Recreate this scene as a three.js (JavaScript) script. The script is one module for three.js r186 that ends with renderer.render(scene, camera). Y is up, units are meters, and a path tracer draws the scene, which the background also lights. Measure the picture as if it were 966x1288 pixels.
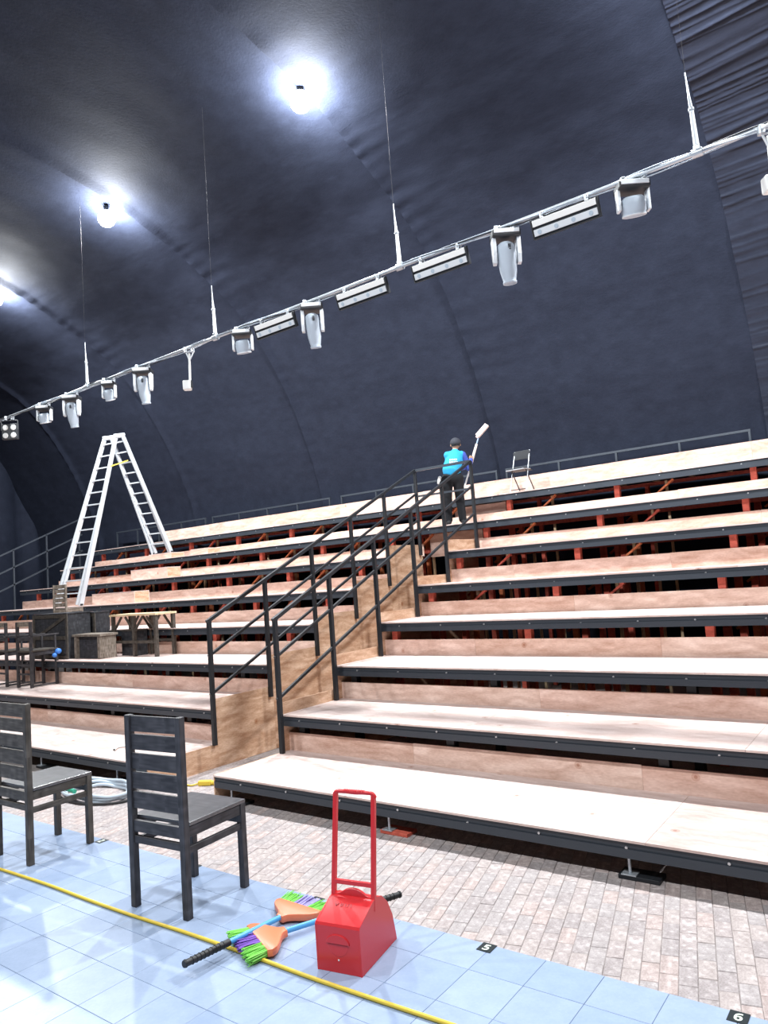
import * as THREE from 'three';
import { RoundedBoxGeometry } from 'three/addons/geometries/RoundedBoxGeometry.js';
import { mergeGeometries, toCreasedNormals } from 'three/addons/utils/BufferGeometryUtils.js';
import { MarchingCubes } from 'three/addons/objects/MarchingCubes.js';
import { ImprovedNoise } from 'three/addons/math/ImprovedNoise.js';
import { DecalGeometry } from 'three/addons/geometries/DecalGeometry.js';

// ---------------------------------------------------------------- camera, light, exposure
const scene = new THREE.Scene();
scene.background = new THREE.Color(0x000000);
const F = 914.86, EYE = new THREE.Vector3(0, 1.643, 0);
const yaw = 36.523 * Math.PI / 180, pitch = 5.098 * Math.PI / 180, roll = -4.154 * Math.PI / 180;
const fwd = new THREE.Vector3(-Math.sin(yaw) * Math.cos(pitch), Math.sin(pitch), -Math.cos(yaw) * Math.cos(pitch));
const r0 = new THREE.Vector3().crossVectors(fwd, new THREE.Vector3(0, 1, 0)).normalize(), u0 = new THREE.Vector3().crossVectors(r0, fwd);
const camR = r0.clone().multiplyScalar(Math.cos(roll)).addScaledVector(u0, Math.sin(roll));
const camU = u0.clone().multiplyScalar(Math.cos(roll)).addScaledVector(r0, -Math.sin(roll));
const camera = new THREE.PerspectiveCamera(2 * Math.atan(644 / F) * 180 / Math.PI, 966 / 1288, 0.05, 200);
camera.position.copy(EYE);
camera.quaternion.setFromRotationMatrix(new THREE.Matrix4().makeBasis(camR, camU, fwd.clone().negate()));
scene.add(camera);

const renderer = new THREE.WebGLRenderer({ antialias: true });
renderer.toneMapping = THREE.LinearToneMapping;
renderer.toneMappingExposure = 1.0;
renderer.shadowMap.enabled = true;

const LAMP_BACK = 190, LAMP_FRONT = 115;          // candela of one high-bay lamp over the grandstand / over the stage
const LAMP_COLOUR = new THREE.Color().setRGB(0.95, 0.98, 1.0);
const lampsFront = [[-12.1, 9.3, 1.6], [-6.9, 9.3, 1.6], [-1.7, 9.3, 1.6], [3.5, 9.3, 1.6]];

// ---------------------------------------------------------------- helpers
let seed = 12345;
const rnd = () => { seed = (Math.imul(seed, 1664525) + 1013904223) >>> 0; return seed / 4294967296; };
const rr = (a, b) => a + (b - a) * rnd();
const noise = new ImprovedNoise();
const V = (x, y, z) => new THREE.Vector3(x, y, z);
const ray = (px, py) => camR.clone().multiplyScalar((px - 483) / F).addScaledVector(camU, -(py - 644) / F).add(fwd);
const onY = (px, py, y) => { const d = ray(px, py); return EYE.clone().addScaledVector(d, (y - EYE.y) / d.y); };
const onZ = (px, py, z) => { const d = ray(px, py); return EYE.clone().addScaledVector(d, z / d.z); };

const used = {};
const numbered = (n) => { const k = used[n] = (used[n] ?? -1) + 1; return k ? n + '_' + String(k).padStart(3, '0') : n; };
function thing(name, label, category, pos = [0, 0, 0], turn = 0, group) {
  const o = new THREE.Group(); o.name = numbered(name); o.position.set(...pos); o.rotation.y = turn;
  o.userData = { label, category }; if (group) o.userData.group = group; scene.add(o); return o;
}
function structure(name, label, pos = [0, 0, 0]) { const o = new THREE.Group(); o.name = numbered(name); o.position.set(...pos); o.userData = { label, category: name.split('_')[0], kind: 'structure' }; scene.add(o); return o; }
function part(name, geo, mat, parent, label) {
  const m = new THREE.Mesh(Array.isArray(geo) ? merge(geo) : geo, mat); m.name = name; m.castShadow = m.receiveShadow = true;
  if (label) m.userData.label = label; parent.add(m); return m;
}
function partW(name, geo, mat, parent, label) {      // geometry given in world coordinates; parent at top level and not turned
  const g = Array.isArray(geo) ? merge(geo) : geo; const p = parent.position; g.translate(-p.x, -p.y, -p.z);
  return part(name, g, mat, parent, label);
}
function merge(list) { return list.length === 1 ? list[0] : mergeGeometries(list.map((g) => { const q = g.index ? g.toNonIndexed() : g; for (const k of Object.keys(q.attributes)) if (!['position', 'normal', 'uv'].includes(k)) q.deleteAttribute(k); return q; })); }
// uv in metres, long grain along the chosen axis
function uvBox(g, grain = 'x', ou = 0, ov = 0) {
  const p = g.attributes.position, n = g.attributes.normal, uv = new Float32Array(p.count * 2);
  for (let i = 0; i < p.count; i++) {
    const a = [p.getX(i), p.getY(i), p.getZ(i)], m = [Math.abs(n.getX(i)), Math.abs(n.getY(i)), Math.abs(n.getZ(i))];
    const d = m[0] > m[1] && m[0] > m[2] ? 0 : m[1] > m[2] ? 1 : 2, gi = 'xyz'.indexOf(grain);
    const axes = [0, 1, 2].filter((k) => k !== d); let ua = axes.includes(gi) ? gi : axes[0], va = axes.find((k) => k !== ua);
    uv[2 * i] = a[ua] + ou; uv[2 * i + 1] = a[va] + ov;
  }
  g.setAttribute('uv', new THREE.BufferAttribute(uv, 2)); return g;
}
function box(x0, x1, y0, y1, z0, z1, grain = 'x', jitter = true) {
  const g = new THREE.BoxGeometry(Math.abs(x1 - x0), Math.abs(y1 - y0), Math.abs(z1 - z0)).translate((x0 + x1) / 2, (y0 + y1) / 2, (z0 + z1) / 2);
  return uvBox(g, grain, jitter ? rnd() * 5 : 0, jitter ? rnd() * 5 : 0);
}
function rbox(w, h, d, x, y, z, r = 0.005, grain = 'x') { return uvBox(new RoundedBoxGeometry(w, h, d, 2, Math.min(r, w / 2.1, h / 2.1, d / 2.1)).translate(x, y, z), grain, rnd() * 5, rnd() * 5); }
const QY = V(0, 1, 0);
function rod(a, b, r, seg = 8, r2 = r) {
  const d = b.clone().sub(a), L = d.length();
  const g = new THREE.CylinderGeometry(r2, r, L, seg); g.applyQuaternion(new THREE.Quaternion().setFromUnitVectors(QY, d.normalize())); return g.translate((a.x + b.x) / 2, (a.y + b.y) / 2, (a.z + b.z) / 2);
}
function bar(a, b, w, h, sideHint = V(0, 1, 0)) {      // rectangular bar from a to b
  const d = b.clone().sub(a), L = d.length(); d.normalize();
  let s = new THREE.Vector3().crossVectors(d, sideHint); if (s.length() < 0.01) s.crossVectors(d, V(1, 0, 0)); s.normalize(); const t = new THREE.Vector3().crossVectors(s, d);
  const g = uvBox(new THREE.BoxGeometry(w, L, h), 'y', rnd() * 5, rnd() * 5); g.applyMatrix4(new THREE.Matrix4().makeBasis(s, d, t)); return g.translate((a.x + b.x) / 2, (a.y + b.y) / 2, (a.z + b.z) / 2);
}
const tube = (pts, r, n = 60, seg = 8, closed = false) => new THREE.TubeGeometry(new THREE.CatmullRomCurve3(pts, closed), n, r, seg, closed);

// ---------------------------------------------------------------- textures and materials
function tex(w, h, fn, srgb = true, rep = [1, 1]) {
  const d = new Uint8Array(w * h * 4);
  for (let y = 0; y < h; y++) for (let x = 0; x < w; x++) { const c = fn(x / w, y / h), o = (y * w + x) * 4; d[o] = c[0]; d[o + 1] = c[1]; d[o + 2] = c[2]; d[o + 3] = 255; }
  const t = new THREE.DataTexture(d, w, h); t.wrapS = t.wrapT = THREE.RepeatWrapping; t.magFilter = THREE.LinearFilter; t.minFilter = THREE.LinearMipmapLinearFilter; t.generateMipmaps = true;
  if (srgb) t.colorSpace = THREE.SRGBColorSpace; t.repeat.set(...rep); t.needsUpdate = true; return t;
}
// tileable value noise
function tile(n, s) { const a = []; let q = s; for (let i = 0; i < n * n; i++) { q = (Math.imul(q, 1664525) + 1013904223) >>> 0; a.push(q / 4294967296); }
  return (u, v) => { const x = ((u % 1) + 1) % 1 * n, y = ((v % 1) + 1) % 1 * n, i = Math.floor(x) % n, j = Math.floor(y) % n, f = x - Math.floor(x), g = y - Math.floor(y), sx = f * f * (3 - 2 * f), sy = g * g * (3 - 2 * g), I = (i + 1) % n, J = (j + 1) % n;
    return (a[j * n + i] * (1 - sx) + a[j * n + I] * sx) * (1 - sy) + (a[J * n + i] * (1 - sx) + a[J * n + I] * sx) * sy; }; }
const n8 = tile(8, 7), n16 = tile(16, 31), n64 = tile(64, 77), n128 = tile(128, 5), n256 = tile(256, 91);
const clamp = (v) => Math.max(0, Math.min(255, v));
function plyTex(base, contrast, s) {
  return tex(1024, 512, (u, v) => {
    const warp = n8(u + s, v) * 0.25 + n16(u, v + s) * 0.08;
    const rings = Math.sin((v * 9 + warp * 7 + s) * 6.283) * 0.5 + 0.5;
    const fine = n256(u * 0.25, v + s) * 0.6 + n128(u, v) * 0.4;
    const blot = n8(u * 1 + s * 2, v * 2) * 0.6 + n16(u, v * 2) * 0.4;
    let k = (rings - 0.5) * 0.22 + (fine - 0.5) * 0.55 + (blot - 0.5) * 0.9; k *= contrast;
    let knot = 0; for (const [ku, kv] of [[0.22, 0.31], [0.71, 0.68], [0.9, 0.15]]) { const e = Math.hypot((u - ku) * 2, v - kv); knot = Math.max(knot, e < 0.012 ? 0.9 : e < 0.03 ? 0.35 : 0); }
    return [clamp(base[0] + 48 * k - knot * 45), clamp(base[1] + 58 * k - knot * 62), clamp(base[2] + 62 * k - knot * 68)];
  }, true, [1 / 2.4, 1 / 1.2]);
}
const std = (o) => new THREE.MeshStandardMaterial(o);
const rgb = (r, g, b) => new THREE.Color().setRGB(r, g, b);
const M = {
  tread: [0, 1, 2].map((i) => std({ map: plyTex([[209, 188, 181], [213, 193, 186], [202, 180, 173]][i], 0.7, 0.13 + i * 0.37), roughness: 0.72 })),
  riser: [0, 1, 2].map((i) => std({ map: plyTex([[217, 183, 168], [213, 178, 161], [220, 190, 175]][i], 0.95, 0.29 + i * 0.41), roughness: 0.75 })),
  flank: [0, 1].map((i) => std({ map: plyTex([[204, 168, 140], [199, 162, 134]][i], 1.25, 0.6 + i * 0.3), roughness: 0.75 })),
  steel: std({ color: rgb(0.018, 0.021, 0.026), roughness: 0.5, metalness: 0.2 }),
  steelGrey: std({ color: rgb(0.045, 0.055, 0.07), roughness: 0.45, metalness: 0.3 }),
  bolt: std({ color: rgb(0.55, 0.56, 0.58), roughness: 0.35, metalness: 0.8 }),
  rust: std({ map: tex(128, 256, (u, v) => { const k = n16(u, v) * 0.6 + n64(u, v) * 0.4; return [clamp(182 + 46 * k), clamp(80 + 30 * k), clamp(64 + 26 * k)]; }, true, [2, 1]), roughness: 0.7 }),
  orange: std({ map: tex(128, 256, (u, v) => { const k = n16(u, v) * 0.6 + n64(u, v) * 0.4; return [clamp(186 + 40 * k), clamp(96 + 40 * k), clamp(58 + 30 * k)]; }, true, [2, 1]), roughness: 0.7 }),
  paleWood: std({ map: plyTex([216, 192, 156], 0.8, 0.83), roughness: 0.8 }),
  galv: std({ color: rgb(0.5, 0.54, 0.58), roughness: 0.38, metalness: 0.6 }),
  alu: std({ color: rgb(0.66, 0.7, 0.74), roughness: 0.42, metalness: 0.35 }),
  fixture: std({ color: rgb(0.42, 0.48, 0.55), roughness: 0.6 }),
  fixtureLight: std({ color: rgb(0.62, 0.65, 0.68), roughness: 0.45 }),
  fixtureDark: std({ color: rgb(0.02, 0.022, 0.026), roughness: 0.5 }),
  white: std({ color: rgb(0.8, 0.8, 0.78), roughness: 0.6 }),
  cable: std({ color: rgb(0.02, 0.02, 0.022), roughness: 0.6 }),
  yellow: std({ color: rgb(0.72, 0.52, 0.05), roughness: 0.55 }),
  black: std({ color: rgb(0.012, 0.013, 0.015), roughness: 0.75 }),
};
// black cloth: weave and creases as fine relief
const clothBump = tex(512, 512, (u, v) => { const k = clamp(255 * (0.5 * n64(u, v) + 0.3 * n256(u, v) + 0.2 * n16(u, v))); return [k, k, k]; }, false, [1 / 1.6, 1 / 1.6]);
const clothMap = tex(512, 512, (u, v) => { const k = n16(u, v) * 0.5 + n64(u, v) * 0.3 + n256(u, v) * 0.2; return [clamp(29 + 10 * k), clamp(33 + 11 * k), clamp(45 + 13 * k)]; }, true, [1 / 3.1, 1 / 3.1]);
M.cloth = new THREE.MeshPhysicalMaterial({ specularIntensity: 0.22, map: clothMap, bumpMap: clothBump, bumpScale: 0.002, roughness: 0.8 });
M.clothShiny = new THREE.MeshPhysicalMaterial({ specularIntensity: 0.4, map: clothMap, bumpMap: clothBump, bumpScale: 0.0015, roughness: 0.48 });
function woodTex(base, amp, s) { return tex(256, 512, (u, v) => { const g = n128(u * 0.06, v + s) * 0.6 + n64(u * 0.12, v) * 0.4, b = n16(u + s, v); const k = (g - 0.5) + 0.5 * (b - 0.5); return base.map((c) => clamp(c + amp * k)); }, true, [2, 1]); }
M.darkWood = std({ map: woodTex([56, 54, 57], 40, 0.2), roughness: 0.55 });
M.darkWoodB = std({ map: woodTex([72, 66, 60], 44, 0.5), roughness: 0.6 });
M.seat = new THREE.MeshPhysicalMaterial({ map: woodTex([76, 74, 77], 36, 0.8), roughness: 0.32, ior: 1.7, clearcoat: 1, clearcoatRoughness: 0.22 });
M.greyWood = std({ map: woodTex([118, 108, 98], 60, 0.35), roughness: 0.7 });
M.blackWood = std({ map: woodTex([44, 45, 50], 42, 0.65), roughness: 0.65 });

// ---------------------------------------------------------------- sizes of the place (from the fitted camera)
const BY = -0.67;                                                     // brick floor; the stage top is y = 0
const D = [0, 5.344, 6.423, 7.468, 8.5, 9.511, 10.498, 11.554, 12.575, 13.58];      // depth of each tier's front
const TY = [0, -0.393, 0.05, 0.493, 0.971, 1.459, 1.984, 2.508, 3.056];              // top of each tier's beam
const PLY = 0.018, XR = -6.522, XL = -7.75, XEND = 3.6, XLEFT = -20.6;
const ty = (k) => TY[k] + PLY;

// ---------------------------------------------------------------- room: cloth tent over a brick hall
const profile = new THREE.CatmullRomCurve3([[-0.7, -14.15], [1.5, -14.1], [3.9, -13.98], [5.2, -13.5], [6.2, -13.0], [7.2, -12.3], [8.0, -11.5], [8.5, -10.7], [8.9, -9.9], [9.2, -9.2], [9.55, -8.1], [9.9, -6], [10.15, -3], [10.25, 0], [10.25, 5], [10.25, 10.3]].map(([y, z]) => V(0, y, z)));
profile.arcLengthDivisions = 400;
const profLen = profile.getLength();
const tWall = 9 / 15;                                                 // curve parameter where the wall turns into the ceiling
function clothGeo(x0, x1, ta, tb, nx, nt, fn, back = 0.05) {
  const pos = [], uv = [], idx = [];
  for (const side of [0, 1]) for (let j = 0; j <= nt; j++) {
    const t = ta + (tb - ta) * j / nt, c = profile.getPoint(t), tan = profile.getTangent(t), nor = V(0, -tan.z, tan.y);   // towards the inside
    if (nor.dot(V(0, 2 - c.y, -5 - c.z)) < 0) nor.negate();
    for (let i = 0; i <= nx; i++) { const x = x0 + (x1 - x0) * i / nx, s = t * profLen, d = fn(x, s, i / nx) - side * back; pos.push(x, c.y + nor.y * d, c.z + nor.z * d); uv.push(x, s); }
  }
  const w = nx + 1, off = w * (nt + 1);
  for (let j = 0; j < nt; j++) for (let i = 0; i < nx; i++) { const a = j * w + i; idx.push(a, a + w, a + 1, a + 1, a + w, a + w + 1); const b = a + off; idx.push(b, b + 1, b + w, b + 1, b + w + 1, b + w); }
  const g = new THREE.BufferGeometry(); g.setAttribute('position', new THREE.Float32BufferAttribute(pos, 3)); g.setAttribute('uv', new THREE.Float32BufferAttribute(uv, 2)); g.setIndex(idx); g.computeVertexNormals(); return g;
}
const seams = [-27.6, -22.4, -17.3, -12.2, -7.1, -1.96];
const smooth = (x, s, f) => {
  const e0 = Math.exp(-Math.pow(f * 5.2 / 0.13, 2)), e1 = Math.exp(-Math.pow((1 - f) * 5.2 / 0.2, 2));
  const pull = Math.exp(-f * 5.2 / 0.5) * Math.sin(s * 9 + 3 * noise.noise(x, s * 0.4, 2)) * 0.012 * (0.5 + noise.noise(s * 0.5, x * 0.1, 8));
  return 0.05 * noise.noise(x * 0.35, s * 0.28, 1.3) + 0.014 * noise.noise(x * 1.4, s * 0.9, 4.1) + 0.07 * e0 - 0.03 * e1 + pull;
};
const crest = (v, p) => Math.pow(1 - Math.min(1, Math.abs(v) * 2.2), p);
const folds = (x, s, f) => {
  const bow = s - 0.16 * Math.sin((x + 2) * 0.55) + 0.05 * noise.noise(x * 0.8, s * 0.5, 7);
  const keep = 0.5 + 0.5 * noise.noise(x * 0.5, s * 0.7, 12.5);
  return 0.026 * crest(noise.noise(bow * 2.1, x * 0.16, 3.3), 3) * keep + 0.016 * crest(noise.noise(bow * 4.3, x * 0.3, 9.1), 3) * (1 - 0.5 * keep) + 0.03 * noise.noise(x * 0.4, s * 0.4, 2);
};
const wallBack = structure('wall_back', 'black cloth hung as a sloping back wall behind the grandstand', [0, BY, -14]);
const ceiling = structure('ceiling', 'black cloth lining stretched overhead', [0, 9.2, -9.2]);
for (let i = 0; i < seams.length - 1; i++) {
  partW('cloth_panel', clothGeo(seams[i] - 0.06, seams[i + 1], 0, tWall, 90, 130, smooth), M.cloth, wallBack);
  partW('cloth_panel', clothGeo(seams[i] - 0.06, seams[i + 1], tWall, 1, 60, 90, smooth), M.cloth, ceiling);
}
partW('cloth_panel', clothGeo(-2.02, 8.2, 0, tWall, 90, 620, folds), M.clothShiny, wallBack, 'black cloth gathered into horizontal creases');
partW('cloth_panel', clothGeo(-2.02, 8.2, tWall, 1, 60, 420, folds), M.clothShiny, ceiling);
{
  const g = new THREE.PlaneGeometry(24.6, 11, 300, 30); const p = g.attributes.position;                 // curtain with hanging folds
  for (let i = 0; i < p.count; i++) { const x = p.getX(i), y = p.getY(i); p.setZ(i, 0.09 * Math.sin(x * 7 + 2 * noise.noise(x * 0.7, y * 0.06, 0)) + 0.05 * noise.noise(x * 4, y * 0.1, 3)); }
  g.computeVertexNormals();
  const uv = g.attributes.uv; for (let i = 0; i < uv.count; i++) uv.setXY(i, uv.getX(i) * 24.6, uv.getY(i) * 11);
  g.rotateY(Math.PI / 2).translate(-26.4, BY + 5.5, -1.9);
  const wl = structure('wall_left', 'black curtain hanging in folds at the end of the hall', [-26.4, BY, -1.9]);
  partW('curtain', g, M.cloth, wl);
  partW('backing', box(-26.8, -26.65, BY, 10.6, -14.3, 10.4), M.black, wl);
  const wr = structure('wall_right', 'dark side wall of the hall', [8.2, BY, -2]); partW('wall_surface', box(8.2, 8.4, BY, 10.6, -14.3, 10.4), M.black, wr);
  const wf = structure('wall_front', 'dark wall behind the stage', [-9, BY, 10.3]); partW('wall_surface', box(-26.8, 8.4, BY, 10.6, 10.3, 10.5), M.black, wf);
}

// brick floor: pavers turned against the grandstand
{
  const floor = structure('floor', 'grey pink brick paving between stage and grandstand', [-3, BY, -5]);
  const mortar = std({ map: tex(256, 256, (u, v) => { const k = n64(u, v) * 0.6 + n128(u, v) * 0.4; return [clamp(118 + 40 * k), clamp(110 + 40 * k), clamp(107 + 40 * k)]; }), roughness: 0.95 });
  partW('bedding', box(-26.8, 8.4, BY - 0.2, BY - 0.0045, -14.3, 10.4), mortar, floor);
  const brickTex = (b, s) => tex(256, 256, (u, v) => { const k = n64(u + s, v) * 0.45 + n128(u, v + s) * 0.35 + n16(u, v + s) * 0.5 - 0.65; const lime = Math.max(0, n16(u + s, v * 1.0) - 0.7) * 70; return b.map((c) => clamp(c + 46 * k + lime)); }, true, [2.2, 2.2]);
  const mats = [[168, 157, 155], [172, 161, 158], [164, 156, 155], [174, 159, 155], [160, 151, 150]].map((b, i) => std({ map: brickTex(b, i * 0.23), roughness: 0.9 }));
  const W = 0.1, L = 0.2, g0 = (() => {                                  // paver with chamfered top edge
    const s = new THREE.Shape(); const w = W / 2 - 0.0016, l = L / 2 - 0.0016; s.moveTo(-w, -l); s.lineTo(w, -l); s.lineTo(w, l); s.lineTo(-w, l); s.closePath();
    const g = new THREE.ExtrudeGeometry(s, { depth: 0.02, bevelEnabled: true, bevelSegments: 1, bevelSize: 0.003, bevelThickness: 0.003, bevelOffset: -0.003 }); g.rotateX(-Math.PI / 2).translate(0, -0.023, 0); return g;
  })();
  const variants = [0, 1, 2].map((i) => uvBox(g0.clone(), 'z', i * 0.37, i * 0.61));
  const ang = 14.2 * Math.PI / 180, cx = -3, cz = -4.8; const list = [];
  for (let i = -70; i <= 60; i++) for (let j = -16; j <= 14; j++) {
    const lx = i * W, lz = j * L + (((i % 2) + 2) % 2) * L / 2; const x = cx + lx * Math.cos(ang) + lz * Math.sin(ang), z = cz - lx * Math.sin(ang) + lz * Math.cos(ang);
    if (x < -9 || x > 2.6 || z < -6.9 || z > -3.05) continue;
    const vis = x > -7 && x < -0.3 && z < -4.05 && z > -5.5; list.push([vis ? Math.hypot(x + 0.6, z + 4.4) : 50 + Math.hypot(x, z), x, z]);
  }
  list.sort((a, b) => a[0] - b[0]);
  const rest = [];
  list.forEach(([, x, z], n) => {
    const y = rr(-0.002, 0.002), v = Math.floor(rnd() * 3), m = Math.floor(rnd() * 5);
    if (n < 290) { const b = part('brick', variants[v], mats[m], floor); b.position.set(x + 3, y, z + 5); b.rotation.set(rr(-0.008, 0.008), ang + rr(-0.01, 0.01), rr(-0.008, 0.008)); }
    else rest.push([x + 3, y, z + 5, v]);
  });
  for (let m = 0; m < 5; m++) {
    const mine = rest.filter((_, i) => i % 5 === m); const im = new THREE.InstancedMesh(variants[m % 3], mats[m], mine.length); im.name = 'brick_paving'; im.userData.kind = 'stuff'; im.castShadow = im.receiveShadow = true;
    const o = new THREE.Object3D(); mine.forEach(([x, y, z], i) => { o.position.set(x, y, z); o.rotation.set(0, ang, 0); o.updateMatrix(); im.setMatrixAt(i, o.matrix); }); floor.add(im);
  }
}
// stage with blue grey plastic tiles
{
  const stage = structure('stage_floor', 'raised stage floor of pale blue plastic tiles', [-3, BY, -1]);
  partW('platform', box(-9.5, 8.1, BY, -0.012, -2.89, 10.2), M.black, stage);
  const tt = (b, s) => new THREE.MeshPhysicalMaterial({ specularIntensity: 0.35, map: tex(256, 256, (u, v) => { const k = n16(u + s, v) * 0.5 + n64(u, v + s) * 0.3 + n128(u, v) * 0.2 - 0.5; const sc = n256(u * 0.5 + s, v) > 0.93 ? 5 : 0; return b.map((c) => clamp(c + 13 * k + sc)); }, true, [1.3, 1.3]), roughness: 0.34 });
  const mats = [tt([150, 166, 192], 0.1), tt([153, 169, 195], 0.4), tt([146, 163, 190], 0.7)];
  const mk = (w, d) => { const s = new THREE.Shape(); s.moveTo(-w / 2, -d / 2); s.lineTo(w / 2, -d / 2); s.lineTo(w / 2, d / 2); s.lineTo(-w / 2, d / 2); s.closePath();
    return uvBox(new THREE.ExtrudeGeometry(s, { depth: 0.01, bevelEnabled: true, bevelSegments: 1, bevelSize: 0.0012, bevelThickness: 0.0012, bevelOffset: -0.0012 }).rotateX(-Math.PI / 2).translate(0, -0.0112, 0), 'x'); };
  const gA = mk(0.2484, 0.2484), gE = mk(0.2484, 0.2184), rest = [];
  for (let j = 0; j < 36; j++) for (let i = -34; i < 36; i++) {
    const x = -0.972 + 0.25 * i + 0.125, edge = j === 0, z = edge ? -2.79 : -2.68 + 0.25 * (j - 1) + 0.125; if (x < -9.4 || x > 8) continue;
    const near = x > -6.6 && x < 0.9 && j < 10;
    if (near) { const t = part('floor_tile', edge ? gE : gA, mats[Math.floor(rnd() * 3)], stage); t.position.set(x + 3, -BY + rr(-0.0003, 0.0003), z + 1); }
    else rest.push((edge ? gE : gA).clone().translate(x, 0, z));
  }
  const m = partW('floor_tiling', rest, mats[0], stage); m.userData.kind = 'stuff';
}

// ---------------------------------------------------------------- lamps
function globeLamp([x, y, z], cd, label, group) {
  const o = thing('globe_lamp', label, 'lamp', [x, y, z], 0, group);
  part('ceiling_cap', new THREE.LatheGeometry([[0, 0.26], [0.05, 0.26], [0.05, 0.19], [0.075, 0.17], [0.08, 0.13], [0, 0.13]].reverse().map(([a, b]) => new THREE.Vector2(a, b)), 24), M.fixtureDark, o);
  part('globe', new THREE.SphereGeometry(0.17, 28, 18), std({ color: 0xffffff, emissive: LAMP_COLOUR, emissiveIntensity: 14, roughness: 0.4 }), o, 'glowing white globe');
  const top = profileY(z); part('hanger', rod(V(0, 0.25, 0), V(0, Math.max(0.3, top - y + 0.02), 0), 0.012), M.fixtureDark, o);
  const l = new THREE.PointLight(LAMP_COLOUR, cd * 0.38, 0, 2); l.castShadow = true; l.shadow.radius = 7; o.add(l);         // glow of the globe all round
  const d = new THREE.SpotLight(LAMP_COLOUR, cd * 0.62, 0, 1.5, 0.12, 2); d.position.set(0, -0.18, 0); d.target.position.set(0, -2, 0); d.castShadow = true; d.shadow.radius = 7; o.add(d, d.target);   // its main downward beam
}
function profileY(z) { let best = 9, e = 9; for (let t = tWall; t <= 1; t += 0.002) { const c = profile.getPoint(t); if (Math.abs(c.z - z) < e) { e = Math.abs(c.z - z); best = c.y; } } return best; }
const underCloth = (px, py) => { for (let z = -6; z > -11; z -= 0.02) { const p = onZ(px, py, z); if (profileY(z) - p.y < 0.3) return p; } };
const lb = [[378, 128], [134, 275], [-6, 377]].map((q) => underCloth(...q).toArray());
const lampsBack = [lb[2], lb[1], lb[0], [2 * lb[0][0] - lb[1][0], lb[0][1], lb[0][2]], [3 * lb[0][0] - 2 * lb[1][0], lb[0][1], lb[0][2]]];
lampsBack.forEach((p, i) => globeLamp(p, LAMP_BACK, `${['nearest', 'second', 'third', 'fourth', 'fifth'][i]} glowing globe lamp ${i ? 'along the row from' : 'to'} the black end curtain over the grandstand`, 'lamps over the grandstand'));
lampsFront.forEach((p) => globeLamp(p, LAMP_FRONT, 'glowing globe lamp hanging over the blue stage', 'lamps over the stage'));

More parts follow.
